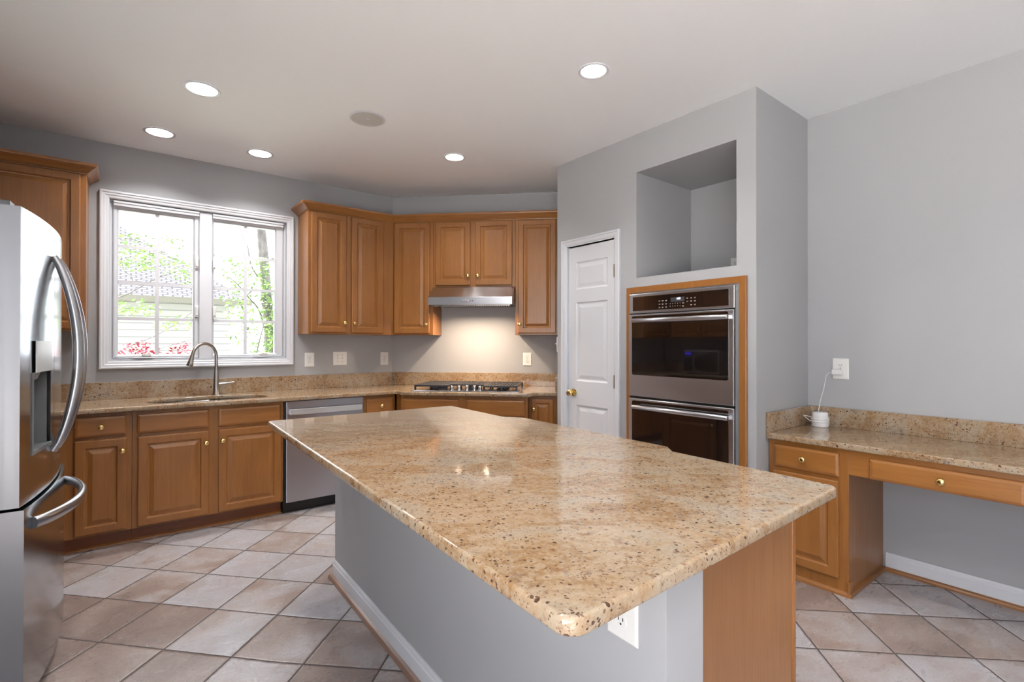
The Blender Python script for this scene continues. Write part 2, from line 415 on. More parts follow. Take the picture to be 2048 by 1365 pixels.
wall_holes(WIN, -1.3, 2.2, 0, H, -.15, 0, [(-.065,1.145,1.178,2.362)]).out('wall_back', 'wall', label='grey painted wall around the double window', cat='wall', **S)
MB(DIA).box(-.06, 1.80, -.12, 0, 0, H).out('wall_cooktop', 'wall', label='grey painted diagonal wall behind the cooktop', cat='wall', **S)
MB(RET).box(0, .7, -.1, 0, 0, H).out('wall_nook', 'wall', label='narrow grey side wall of the cooktop nook', cat='wall', **S)
wall_holes(PAN, -3.0085, -1.38, 0, H, -.12, 0, [(-2.90,-2.39,0,2.075),(-2.213,-1.495,1.763,2.497),(-2.235,-1.505,.38,1.635)]).out('wall_right', 'wall', label='grey painted wall with pantry door, ovens and open niche', cat='wall', **S)
nb = MB(PAN)
nb.box(-2.233,-2.213,-.665,-.12,1.743,2.517); nb.box(-1.495,-1.475,-.665,-.12,1.743,2.517)
nb.box(-2.213,-1.495,-.665,-.12,1.743,1.763); nb.box(-2.213,-1.495,-.665,-.12,2.497,2.517); nb.box(-2.233,-1.475,-.68,-.665,1.743,2.517)
nb.out('wall_niche', 'wall', label='grey lining of the deep square niche above the ovens', cat='wall', **S)
MB().box(2.942, 3.6, 1.38, 1.47, 0, H).out('wall_return', 'wall', label='grey return wall between the ovens and the desk', cat='wall', **S)
MB(DSK).box(-1.46, 3.8, -.15, 0, 0, H).out('wall_desk', 'wall', label='long grey wall behind the desk', cat='wall', **S)
wall_holes(LFT, -3.8, 4.83, 0, H, -.15, 0, [(-2.5,.5,.2,2.35)]).out('wall_left', 'wall', label='grey wall behind the refrigerator', cat='wall', **S)
wall_holes(Fr((0,-3.6),(1,0),(0,1)), -1.1, 3.504, 0, H, -.15, 0, []).out('wall_front', 'wall', label='grey wall behind the camera', cat='wall', **S)
# frame of the unseen wide opening, added to bring in daylight from the left
mb = MB(LFT)
for a in (-2.5,-1.52,-.54,.44): mb.box(a, a+.06, -.12, -.04, .2, 2.35)
mb.box(-2.44,.44,-.12,-.04,.2,.26); mb.box(-2.44,.44,-.12,-.04,2.29,2.35)
mb.out('added_window', 'white', label='unseen white framed side window, added to let daylight in', cat='window', **S)

# baseboard under the desk, and its shoe
base_prof = [(0,0),(.013,0),(.013,.075),(.009,.081),(.009,.088),(.004,.1),(0,.1)]
b = MB(DSK).prism_a(base_prof, -.962, 3.5).out('baseboard_right', 'white', label='white baseboard below the desk', cat='baseboard', **S)
MB(DSK).prism_a([(.013,0),(.033,0),(.032,.008),(.027,.016),(.013,.021)], -.962, 3.5).out('shoe_moulding', 'shoe', b)

# ------------------------------------------------------------------ window
wt = thing('window_1', 'white double casement window with grilles above the sink', 'window', (.54,4.68,1.117), kind='structure')
MB(WIN).rings(-.122, 1.202, 1.117, 2.417, [(0,0),(0,.022),(.006,.026),(.014,.026),(.018,.02),(.03,.02),(.036,.014),(.05,.012),(.056,.006),(.057,-.06)], False, False).out('casing', 'white', wt)
mb = MB(WIN); mb.rings(-.065,1.145,1.174,2.360,[(0,-.14),(0,-.03),(.012,-.03),(.012,-.045),(.02,-.045),(.02,-.14)],False,False)
mb.box(.497,.583,-.14,-.012,1.18,2.356).out('frame', 'white', wt)
def sash(a0, a1, g0, g1, crank_a, lock_a):
    z0, z1 = 1.196, 2.338
    s = MB(WIN).rings(a0, a1, z0, z1, [(0,-.1),(0,-.035),(.006,-.03),(.012,-.03)], False, False)
    f = WIN.p; L = []
    for (x0,x1,y0,y1,o) in ((a0+.012,a1-.012,z0+.012,z1-.012,-.03),(g0-.01,g1+.01,1.212,2.306,-.033),(g0,g1,1.221,2.297,-.05),(g0,g1,1.221,2.297,-.1)):
        L.append([s.bm.verts.new(f(a,o,z)) for a,z in ((x0,y0),(x1,y0),(x1,y1),(x0,y1))])
    for p, q in zip(L, L[1:]):
        for i in range(4): s.bm.faces.new([p[i], p[(i+1)%4], q[(i+1)%4], q[i]])
    so = s.out('sash', 'white', wt)
    g = MB(WIN).box(g0, g1, -.062, -.058, 1.221, 2.297).out('pane', 'glass', so)
    mu = MB(WIN); c = (g0+g1)/2
    mu.prism_a([(-.056,1.221),(-.044,1.221),(-.044,2.297),(-.056,2.297)], c-.0125, c+.0125)
    for k in range(1,4):
        z = 1.221+k*.269; mu.box(g0, g1, -.056, -.045, z-.0115, z+.0115)
    mu.out('muntin_grille', 'white', so)
    MB(WIN).box(a0+.004, a1-.004, -.03, -.004, 2.318, 2.352).box(a0+.004, a1-.004, -.03, .002, 2.338, 2.352).out('shade_headrail', 'white', wt)
    h = MB(WIN); h.box(crank_a-.06, crank_a+.06, -.03, -.012, 1.2, 1.212); h.tube([f(crank_a,-.02,1.21), f(crank_a,-.008,1.222), f(crank_a+.045,-.004,1.219)], .006, 8); h.lathe(crank_a, 1.216, [(.012,-.02),(.012,-.006),(.006,-.002)], 12)
    h.out('crank_handle', 'plastic', so)
    for z in (1.56, 1.95):
        MB(WIN).box(lock_a-.011, lock_a+.011, -.032, -.02, z-.045, z+.045).box(lock_a-.006, lock_a+.006, -.02, -.008, z-.03, z+.035).out('sash_lock', 'plastic', so)
sash(-.045, .497, -.013, .457, .14, .48); sash(.583, 1.125, .601, 1.063, .95, .6)

# ------------------------------------------------------------------ cabinets
DT = .02
def door(fr, a0, a1, z0, z1, o, parent, knob=None, mat='wood', w_=.05, label=None):
    w_ = min(w_, (a1-a0)*.2); k = min(1, (a1-a0)/.22)
    d = MB(fr).rings(a0,a1,z0,z1,[(0,o),(0,o+DT-.005),(.0035,o+DT-.001),(.007,o+DT),(w_-.004,o+DT),(w_,o+DT-.003),(w_+.004,o+DT-.009),(w_+.012*k,o+DT-.0095),(w_+.034*k,o+DT-.002),(w_+.037*k,o+DT-.001)]).out('door', mat, parent, label)
    if knob: add_knob(fr, knob[0], knob[1], o+DT, d)
    return d
def add_knob(fr, a, z, o, parent, r=.0172):
    MB(fr).lathe(a, z, [(.008,o-.001),(.0075,o+.004),(.0055,o+.008),(.006,o+.012),(r*.85,o+.015),(r,o+.019),(r*.93,o+.024),(r*.6,o+.0275),(r*.2,o+.0285)], 16).out('knob', 'brass', parent, smooth=50)
def drawer(fr, a0, a1, z0, z1, o, parent, knob=None, name='drawer'):
    d = MB(fr).rings(a0,a1,z0,z1,[(0,o),(0,o+DT-.008),(.004,o+DT-.004),(.012,o+DT-.001),(.016,o+DT)]).out(name, 'woodh', parent)
    if knob: add_knob(fr, knob[0], knob[1], o+DT, d)
    return d
cprof = [(0,2.43),(.004,2.43),(.006,2.436),(.012,2.44),(.018,2.447),(.03,2.458),(.044,2.468),(.05,2.474),(.056,2.476),(.058,2.482),(.058,2.494),(0,2.494)]
CRB = 2.43; UB = 1.385
# wall cabinet left of the window
t = thing('wall_cabinet', 'single-door maple wall cabinet left of the window, partly behind the refrigerator', 'cabinet', (-.48,4.5,UB), 'upper kitchen cabinets')
MB(WIN).box(-.795,-.181,.002,.305,UB,CRB+.03).out('carcass', 'wood', t, bevel=.0015)
door(WIN,-.765,-.211,1.399,2.424,.305,t,(-.236,1.485))
MB().sweep([(-.795,4.375),(-.181,4.375),(-.181,4.679)], cprof, 0, 2).out('crown_moulding', 'woodh', t)
# run right of the window and over the cooktop
path = [(1.24,4.679),(1.24,4.375),(2.138-.305*math.tan(R(22.5)),4.375)] + [tuple(DIA.p(a,.305,0))[:2] for a in (.505,1.271,1.663)]
t = thing('wall_cabinet', 'two-door maple wall cabinet between the window and the corner', 'cabinet', (1.6,4.5,UB), 'upper kitchen cabinets')
MB(WIN).prism([(1.24,.002),(2.136,.002),(2.0117,.305),(1.24,.305)], UB, CRB+.03).out('carcass', 'wood', t, bevel=.0015)
door(WIN,1.262,1.563,1.399,2.424,.305,t,(1.546,1.484)); door(WIN,1.61,1.904,1.399,2.424,.305,t,(1.630,1.484))
MB().sweep(path, cprof, 0, 2).out('crown_moulding', 'woodh', t)
t = thing('wall_cabinet', 'tall single-door maple wall cabinet just left of the range hood', 'cabinet', DIA.p(.3,.15,UB), 'upper kitchen cabinets')
MB(DIA).prism([(.002,.002),(.505,.002),(.505,.305),(.128,.305)], UB, CRB+.03).out('carcass', 'wood', t, bevel=.0015)
door(DIA,.138,.475,1.399,2.424,.305,t,(.448,1.481)); MB().sweep(path, cprof, 2, 3).out('crown_moulding', 'woodh', t)
t = thing('wall_cabinet', 'short two-door maple wall cabinet directly above the range hood', 'cabinet', DIA.p(.89,.15,1.822), 'upper kitchen cabinets')
MB(DIA).box(.507,1.269,.002,.305,1.822,CRB+.03).out('carcass', 'wood', t, bevel=.0015)
door(DIA,.53,.857,1.838,2.424,.305,t,(.836,1.925)); door(DIA,.905,1.243,1.838,2.424,.305,t,(.928,1.925))
MB().sweep(path, cprof, 3, 4).out('crown_moulding', 'woodh', t)
t = thing('wall_cabinet', 'tall single-door maple wall cabinet right of the range hood beside the pantry wall', 'cabinet', DIA.p(1.46,.15,UB), 'upper kitchen cabinets')
MB(DIA).box(1.271,1.662,.002,.305,UB,CRB+.03).out('carcass', 'wood', t, bevel=.0015)
door(DIA,1.297,1.639,1.399,2.424,.305,t,(1.311,1.481)); MB().sweep(path, cprof, 4, 5).out('crown_moulding', 'woodh', t)
# over the microwave (seen in the oven glass)
t = thing('wall_cabinet', 'maple wall cabinet over the microwave, seen only as a reflection in the oven glass', 'cabinet', (-.95,3.8,UB), 'upper kitchen cabinets')
MB(LFT).box(3.32,4.36,.002,.305,UB,CRB+.03).out('carcass', 'wood', t)
door(LFT,3.35,3.83,1.399,2.424,.305,t,(3.80,1.484)); door(LFT,3.87,4.34,1.399,2.424,.305,t,(3.90,1.484))

CT = .898; CB = .867      # countertop top and underside
def base_body(fr, a0, a1, od, t, kick=True, hollow=False, poly=None):
    mb = MB(fr)
    if hollow:
        mb.box(a0,a0+.018,.02,od-.02,.1,CB-.002); mb.box(a1-.018,a1,.02,od-.02,.1,CB-.002); mb.box(a0+.018,a1-.018,.02,od-.02,.1,.118); mb.box(a0,a1,od-.02,od,.1,CB-.002)
    elif poly: mb.prism(poly, .1, CB-.002)
    else: mb.box(a0,a1,.02,od,.1,CB-.002)
    mb.out('carcass', 'wood', t)
    if kick:
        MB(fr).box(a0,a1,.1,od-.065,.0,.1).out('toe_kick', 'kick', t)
        MB(fr).prism_a([(od-.065,0),(od-.047,0),(od-.05,.011),(od-.065,.018)], a0, a1).out('shoe_moulding', 'shoe', t)
t = thing('base_cabinet', 'maple base cabinet with one drawer over one door, next to the refrigerator', 'cabinet', (-.1,4.4,0), 'base kitchen cabinets')
base_body(WIN,-.46,.062,.59,t); drawer(WIN,-.22,.031,.719,.843,.59,t,(-.094,.779)); door(WIN,-.22,.036,.113,.699,.59,t,(.013,.618))
t = thing('base_cabinet', 'wide maple sink base cabinet with two doors below two false drawer fronts', 'cabinet', (.52,4.4,0), 'base kitchen cabinets')
base_body(WIN,.064,.98,.59,t,hollow=True); drawer(WIN,.088,.492,.716,.842,.59,t,name='false_front'); drawer(WIN,.549,.957,.716,.842,.59,t,name='false_front')
door(WIN,.092,.493,.11,.694,.59,t,(.474,.612)); door(WIN,.551,.963,.11,.694,.59,t,(.575,.616))
t = thing('base_cabinet', 'narrow maple drawer cabinet squeezed between the dishwasher and the corner', 'cabinet', (1.75,4.4,0), 'base kitchen cabinets')
base_body(WIN,1.608,1.89,.59,t,poly=[(1.608,.02),(2.10,.02),(1.893,.59),(1.608,.59)]); drawer(WIN,1.632,1.875,.70,.84,.59,t,(1.762,.771)); door(WIN,1.632,1.875,.11,.685,.59,t,(1.655,.6))
t = thing('base_cabinet', 'maple base cabinet with two wide flat fronts beneath the cooktop', 'cabinet', DIA.p(.88,.3,0), 'base kitchen cabinets')
base_body(DIA,.335,1.42,.68,t,poly=[(.04,.02),(1.42,.02),(1.42,.68),(.335,.68),(.30,.62),(.262,.59)])
drawer(DIA,.359,.841,.70,.836,.68,t,name='false_front'); drawer(DIA,.902,1.394,.70,.836,.68,t,name='false_front')
door(DIA,.359,.841,.11,.68,.68,t,(.81,.61)); door(DIA,.902,1.394,.11,.68,.68,t,(.93,.61))
t = thing('base_cabinet', 'very narrow maple base cabinet at the right end of the cooktop run', 'cabinet', DIA.p(1.54,.3,0), 'base kitchen cabinets')
base_body(DIA,1.422,1.66,.585,t); door(DIA,1.442,1.628,.11,.838,.585,t,(1.462,.756))
t = thing('base_cabinet', 'maple base cabinet under the microwave, seen only as a reflection in the oven glass', 'cabinet', (-.8,3.6,0), 'base kitchen cabinets')
base_body(LFT,3.28,4.08,.59,t); drawer(LFT,3.31,3.99,.716,.842,.59,t,(3.65,.78)); door(LFT,3.31,3.64,.11,.694,.59,t,(3.61,.62)); door(LFT,3.66,3.99,.11,.694,.59,t,(3.69,.62))

# countertop with sink cut-out
co = [(-1.098,4.678),(2.137,4.678), tuple(DIA.p(1.662,.003,0))[:2], tuple(DIA.p(1.662,.635,0))[:2], tuple(DIA.p(1.50,.635,0))[:2], tuple(DIA.p(1.425,.725,0))[:2], tuple(DIA.p(.345,.725,0))[:2], tuple(DIA.p(.275,.635,0))[:2], (-.465,4.045),(-.465,3.25),(-1.098,3.25)]
co = round_poly(co, [0,0,0,0,.03,.03,.03,.03,0,.01,0], 5)
sink_l = round_poly([(.15,4.165),(.15,4.455),(.565,4.53),(.62,4.50),(.62,4.165)] if False else [(.15,4.15),(.90,4.15),(.90,4.42),(.66,4.50),(.60,4.52),(.15,4.48)], [.1,.09,.1,.03,.03,.14], 6)
t = thing('kitchen_countertop', 'speckled tan granite countertop running under the window and around to the cooktop', 'countertop', (.8,4.3,CB))
slab('slab', co, [sink_l], CB, CT, 'granite', t)
SP = 1.022
MB(WIN).box(-1.098,2.125,.001,.022,CT,SP).out('backsplash', 'granite', t, bevel=.002)
MB(DIA).box(.012,1.662,.001,.022,CT,SP).out('backsplash', 'granite', t, bevel=.002)
MB(RET).box(.024,.6,.002,.022,CT,SP).out('backsplash', 'granite', t, bevel=.002)
MB(LFT).box(3.25,4.65,.002,.022,CT,SP).out('backsplash', 'granite', t, bevel=.002)
# sink
t = thing('kitchen_sink', 'stainless double-bowl sink set under the granite below the window', 'sink', (.52,4.33,CB-.19))
def bowl(x0, x1, y0, y1, depth):
    mb = MB(); L = []
    for ins, z in ((-.012,CB-.001),(0,CB-.001),(.004,CB-.02),(.012,CB-depth+.03),(.04,CB-depth)):
        ring = round_poly([(x0+ins,y0+ins),(x1-ins,y0+ins),(x1-ins,y1-ins),(x0+ins,y1-ins)], max(.07-max(ins,0)*.5,.02), 5)
        L.append([mb.bm.verts.new((x,y,z)) for x,y in ring])
    for p, q in zip(L, L[1:]):
        n = len(p)
        for i in range(n): mb.bm.faces.new([p[i], p[(i+1)%n], q[(i+1)%n], q[i]])
    mb.bm.faces.new(L[-1]); o = mb.out('bowl', 'chrome', t, smooth=40)
    MB().turn(((x0+x1)/2,(y0+y1)/2), [(.04,CB-depth+.001),(.035,CB-depth+.003),(.02,CB-depth+.001)], 16).out('drain', 'nickel', o)
bowl(.145,.60,4.145,4.525,.2); bowl(.635,.905,4.145,4.505,.17)
# faucet
t = thing('kitchen_faucet', 'brushed nickel gooseneck pull-down faucet standing behind the sink', 'faucet', (.60,4.575,CT))
c = (.60,4.575); MB().turn(c, [(.028,CT),(.028,CT+.006),(.024,CT+.012),(.021,CT+.06),(.019,CT+.13),(.0165,CT+.18),(.0125,CT+.215)], 20).out('body', 'nickel', t, smooth=50)
d = Vector((-.86,-.5,0)).normalized(); base = Vector((*c, 0)); pts = [base+Vector((0,0,CT+.2)), base+Vector((0,0,CT+.28))]
rad = .098; zc = 1.205
for k in range(0, 15):
    an = R(180*k/14*.95); pts.append(base + d*(rad-rad*math.cos(an)) + Vector((0,0,zc+rad*math.sin(an))))
MB().tube(pts, .0125, 12).out('spout', 'nickel', t, smooth=60)
e1 = pts[-1]; dr = (pts[-1]-pts[-2]).normalized()*.6 + Vector((0,0,-.4)) + d*.12; dr.normalize()
MB().tube([e1, e1+dr*.02, e1+dr*.055, e1+dr*.085, e1+dr*.09], [.0135,.016,.019,.0235,.02], 14).out('spray_head', 'nickel', t, smooth=50)
q = base+Vector((.018,0,CT+.085))
MB().tube([q, q+Vector((.045,-.01,.002))], .012, 12).tube([q+Vector((.045,-.01,.002)), q+Vector((.075,-.015,.006)), q+Vector((.105,-.02,.012))], [.013,.008,.006], 10).out('lever_handle', 'nickel', t, smooth=50)

# dishwasher
t = thing('dishwasher', 'stainless steel dishwasher with bar handle in the lower cabinets', 'dishwasher', (1.3,4.4,0))
MB(WIN).box(.986,1.604,.03,.575,.02,.862).out('body', 'black', t)
dd_ = MB(WIN).box(.998,1.603,.577,.612,.088,.862).out('door', 'dw', t, bevel=.004)
hm = MB(WIN); hm.prism([(1.018,.630),(1.02,.655),(1.3,.664),(1.574,.655),(1.576,.630),(1.574,.640),(1.3,.648),(1.02,.640)], .762, .803)
hm.box(1.018,1.030,.612,.645,.766,.799); hm.box(1.564,1.576,.612,.645,.766,.799); hm.out('handle', 'bar', dd_, bevel=.003)
MB(WIN).box(.99,1.604,.5,.56,.0,.085).out('kick_plate', 'black', t)
text('logo_lettering', 'Whirlpool', .021, WIN, 1.425, .6125, .195, 'logo', dd_, .25)

# range hood
t = thing('range_hood', 'stainless under-cabinet range hood with a row of push buttons', 'hood', DIA.p(.89,.25,1.65))
hp = [(.003,1.82),(.335,1.82),(.498,1.715),(.5,1.648),(.49,1.648),(.48,1.66),(.003,1.66)]
MB(DIA).prism_a(hp, .513, 1.266).out('hood_shell', 'steel', t, bevel=.002)
fm = MB(DIA).box(.535,1.245,.42,.475,1.642,1.6595).box(.535,1.245,.06,.33,1.656,1.6595)
for k in range(34): fm.box(.55+k*.0205, .55+k*.0205+.011, .422, .473, 1.636, 1.6425).box(.55+k*.0205, .55+k*.0205+.011, .065, .328, 1.653, 1.6565)
fm.out('grease_filter', 'nickel', t)
for k in range(5): MB(DIA).lathe(.83+k*.022, 1.683, [(.007,.499),(.007,.5035),(.005,.5045)], 12).out('push_button', 'chrome', t)
for a, pw in ((.76, 1.0), (1.02, 1.0)):
    MB(DIA).box(a-.025,a+.025,.355,.405,1.6565,1.6595).out('lamp_lens', 'hoodlens', t)
    o = area('hood_lamp', (0,0,0), .045, HOOD_POWER*pw, (1,.77,.54), spread=R(155)); o.parent = t; o.location = Vector(DIA.p(a,.38,1.655))-t.location

# cooktop
t = thing('gas_cooktop', 'five-burner stainless gas cooktop with black grates set on the granite', 'cooktop', DIA.p(.887,.43,CT))
MB(DIA).rings(.43,1.345,0,0,[(0,0)],False,False).bm.free() if False else None
mb = MB(DIA); mb.prism([(.43,.17),(1.345,.17),(1.345,.695),(.43,.695)], CT, CT+.008); mb.prism([(.445,.185),(1.33,.185),(1.33,.68),(.445,.68)], CT+.008, CT+.011); mb.out('pan', 'chrome', t, bevel=.003)
def grate(a0, a1):
    g = MB(DIA); z0, z1 = .938, .952
    for a in (a0, a1-.014): g.box(a, a+.014, .19, .67 if a0 < .7 or a0 > 1 else .55, z0, z1)
    of = .67 if not (.7 < a0 < .9) else .55
    for o in (.19, (.19+of)/2-.006, of-.014): g.box(a0+.014, a1-.014, o, o+.014, z0, z1)
    n = 11
    for k in range(1, n): 
        a = a0+(a1-a0)*k/n; g.box(a-.0075, a+.0075, .204, of-.014, z0+.003, z1)
    for a in (a0, a1-.014):
        for o in (.19, of-.016): g.box(a, a+.014, o, o+.016, CT+.011, z0)
    g.out('grate', 'iron', t, bevel=.002)
grate(.445,.735); grate(.74,1.035); grate(1.04,1.33)
for a, o, r in ((.59,.30,.04),(.59,.56,.032),(.887,.36,.055),(1.185,.30,.032),(1.185,.56,.04)):
    p = DIA.p(a,o,0); MB().turn((p.x,p.y), [(r*1.25,CT+.011),(r*1.2,CT+.02),(r,CT+.021),(r,CT+.03),(r*.8,CT+.033)], 18).out('burner', 'iron', t, smooth=40)
for a, o in ((.765,.635),(.82,.60),(.887,.585),(.955,.60),(1.01,.635)):
    p = DIA.p(a,o,0); MB().turn((p.x,p.y), [(.020,CT+.011),(.020,CT+.016),(.014,CT+.018),(.0165,CT+.03),(.0165,CT+.045),(.013,CT+.05)], 16).out('control_knob', 'chrome', t, smooth=40)

# ------------------------------------------------------------------ pantry door
t = thing('door_1', 'white panelled pantry door in a white frame with brass knob', 'door', (2.822,2.645,0), kind='structure')
cs = MB(PAN)
L = []
def arch(ins, o): return [cs.bm.verts.new(PAN.p(a,o,z)) for a,z in ((-2.953+ins,0),(-2.953+ins,2.13-ins),(-2.354-ins,2.13-ins),(-2.354-ins,0))]
for ins, o in ((0,0),(0,.016),(.005,.02),(.014,.02),(.018,.015),(.038,.013),(.046,.009),(.052,.004),(.055,.004),(.055,-.06)): L.append(arch(ins, o))
for p, q in zip(L, L[1:]):
    for i in range(3): cs.bm.faces.new([p[i], p[i+1], q[i+1], q[i]])
cs.out('casing', 'white', t)
la, lb, lz = -2.890, -2.407, 2.066
lf = MB(PAN); f = PAN.p
A = [la, -2.809, -2.484, lb]; Z = [.012, .26, .826, 1.013, 1.631, 1.732, 1.947, lz]; O = -.012
gv = {(i,j): lf.bm.verts.new(f(A[i],O,Z[j])) for i in range(4) for j in range(8)}
for i in range(3):
    for j in range(7):
        if i == 1 and j in (1,3,5):
            lf.rings(A[1],A[2],Z[j],Z[j+1],[(0,O),(.004,O-.004),(.012,O-.008),(.02,O-.008),(.046,O-.002),(.048,O-.002)],True,False)
        else: lf.bm.faces.new([gv[i,j],gv[i+1,j],gv[i+1,j+1],gv[i,j+1]])
lf.box(la,lb,O-.035,O-.0085,Z[0],lz); lf.rings(la,lb,Z[0],lz,[(0,O-.0085),(0,O)],False,False)
leaf_o = lf.out('door_leaf', 'door', t)
MB(PAN).lathe(-2.832,.92,[(.03,O),(.03,O+.005),(.022,O+.008),(.011,O+.012),(.011,O+.034),(.014,O+.036),(.024,O+.042),(.0275,O+.052),(.024,O+.062),(.012,O+.067)],20).out('door_knob','brass',leaf_o,smooth=50)
for z in (.22, 1.03, 1.835):
    MB(PAN).tube([f(-2.404,.006,z-.047),f(-2.404,.006,z+.047)],.0065,8).box(-2.414,-2.395,-.011,.003,z-.045,z+.045).out('hinge','hinge',leaf_o)

# ------------------------------------------------------------------ wall ovens
t = thing('oven_trim_frame', 'flat maple frame fixed to the wall around the double ovens', 'trim', (2.822,1.86,.25))
MB(PAN).rings(-2.287,-1.43,.22,1.697,[(0,.001),(0,.016),(.003,.018),(.040,.018),(.040,.001)],False,False).out('frame', 'wood', t)
t = thing('double_wall_oven', 'stainless double wall oven with black glass doors', 'oven', (2.79,1.87,.35))
PO = .032
MB(PAN).box(-2.232,-1.508,-.118,.016,.385,1.632).out('chassis', 'black', t)
MB(PAN).box(-2.246,-1.492,.0195,.024,.36,1.645).out('chassis_flange', 'black', t)
cp = MB(PAN).box(-2.248,-1.490,.024,PO,1.514,1.647).out('control_panel', 'steel', t, bevel=.004)
MB(PAN).prism_a([(PO-.002,1.530),(PO+.0015,1.530),(PO+.0015,1.627),(PO-.002,1.627)], -2.217,-1.523).out('panel_glass','glass_black',cp,bevel=.001)
MB(PAN).box(-1.914,-1.815,PO+.0012,PO+.0022,1.574,1.603).out('display_screen','screen',cp)
text('clock_digits', '1:28', .0165, PAN, -1.857, PO+.0024, 1.594, 'digit', cp)
mk = MB(PAN); random.seed(4)
def dash(a, z, w_, h=.0022): mk.box(a-w_/2, a+w_/2, PO+.0012, PO+.002, z, z+h)
for i, a in enumerate((-2.000,-1.976,-1.949)):
    for z in (1.587,1.566,1.545):
        dash(a, z, .014); dash(a, z-.004, .010)
for a in (-1.918,-1.900,-1.882,-1.864,-1.846):
    for z in (1.562,1.546): dash(a, z, .004, .005)
for a in (-1.824,):
    for z in (1.564,1.545): dash(a, z, .014); dash(a, z-.004, .014)
for a in (-1.795,-1.768,-1.742):
    for z in (1.592,1.572,1.549):
        if a < -1.79 and z < 1.55: continue
        dash(a, z, .013); dash(a, z-.004, .009)
mk.out('panel_lettering', 'mark', cp)
def oven_door(z0, z1, gz0, gz1, hz):
    d = MB(PAN).rings(-2.248,-1.490,z0,z1,[(0,.026),(0,PO+.006),(.004,PO+.01),(.006,PO+.01)]).out('oven_door','steel',t)
    g = round_poly([(-2.217,gz0),(-1.521,gz0),(-1.521,gz1),(-2.217,gz1)],.012,4)
    gm = MB(PAN); b0 = [gm.bm.verts.new(PAN.p(a,PO+.0095,z)) for a,z in g]; b1 = [gm.bm.verts.new(PAN.p(a,PO+.0112,z)) for a,z in g]
    gm.bm.faces.new(b1)
    for i in range(len(g)): gm.bm.faces.new([b0[i-1],b0[i],b1[i],b1[i-1]])
    gm.out('door_glass','glass_black',d)
    hb = MB(PAN); hb.tube([PAN.p(a,PO+.055,hz) for a in (-2.180,-2.175,-1.507,-1.502)],[.012,.0145,.0145,.012],16)
    for a in (-2.165,-1.518): hb.box(a-.009,a+.009,PO+.010,PO+.05,hz-.010,hz+.010)
    hb.out('handle','steel',d,smooth=50)
oven_door(.947,1.506,1.093,1.495,1.462); oven_door(.37,.932,.50,.918,.880)

# ------------------------------------------------------------------ island
IC = .903; IB = .872
isl = [(.513,.520),(1.612,.553),(1.640,1.115),(1.700,1.178),(1.738,2.125),(1.672,2.215),(1.695,2.812),(.603,2.838)]
t = thing('island_countertop', 'big polished tan granite slab topping the island, with a stepped far side', 'countertop', (1.1,1.6,IB))
slab('slab', round_poly(isl, [.035,.03,.012,.012,.015,.015,.03,.025], 6), [], IB, IC, 'granite', t, bev=.007)
def wx(y): return .887+(y-.62)*.0285
t = thing('island_half_wall', 'grey half wall carrying the seating side of the island', 'half wall', (.95,1.7,0))
MB().prism([(wx(.62),.62),(wx(.62)+.137,.62),(wx(2.82)+.137,2.82),(wx(2.82),2.82)], 0, IB-.001).out('wall_core', 'wall', t, bevel=.001)
IWL = Fr((wx(.62),.62), (-.0285,-1), (-1,.0285)); LL = 2.2009
MB(IWL).prism_a(base_prof, -LL, 0).out('baseboard', 'white', t)
MB(IWL).prism_a([(.013,0),(.033,0),(.032,.01),(.026,.018),(.013,.022)], -LL-.02, 0).out('shoe_moulding', 'shoe2', t)
MB().prism([(wx(.62)+.10,.612),(wx(.62)+.165,.612),(wx(.62)+.165,.655),(wx(.62)+.10,.6195)], IB-.009, IB-.001).out('shim', 'white', t)
t = thing('island_cabinet', 'maple island cabinet with a plain end panel under the granite', 'cabinet', (1.35,1.7,0))
y0, y1 = .668, 2.775
body = [(wx(y0)+.14,y0),(1.572,y0),(1.592,1.135),(1.652,1.19),(1.690,2.11),(1.628,2.195),(1.648,y1),(wx(y1)+.14,y1)]
MB().prism(body, .1, IB-.001).out('carcass', 'wood2', t)
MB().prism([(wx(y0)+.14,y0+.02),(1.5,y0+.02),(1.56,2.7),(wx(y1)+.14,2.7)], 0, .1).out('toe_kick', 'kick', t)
MB().box(wx(y0)+.139, 1.566, y0-.006, y0-.0005, .001, IB-.001).out('end_panel', 'wood2', t)
MB().box(1.566, 1.588, y0-.009, y0+.03, .001, IB-.001).out('face_frame', 'wood', t, bevel=.002)
F1 = Fr((1.572,y0),(.0428,1),(1,-.0428)); F2 = Fr((1.652,1.19),(.0413,1),(1,-.0413)); F3 = Fr((1.628,2.195),(.0345,1),(1,-.0345))
drawer(F1,.06,.44,.716,.842,0,t,(.25,.78)); door(F1,.06,.44,.115,.694,0,t,(.41,.62))
drawer(F2,.03,.45,.716,.842,0,t,(.24,.78)); door(F2,.03,.45,.115,.694,0,t,(.42,.62)); drawer(F2,.47,.89,.716,.842,0,t,(.68,.78)); door(F2,.47,.89,.115,.694,0,t,(.5,.62))
drawer(F3,.05,.54,.716,.842,0,t,(.3,.78)); door(F3,.05,.54,.115,.694,0,t,(.08,.62))

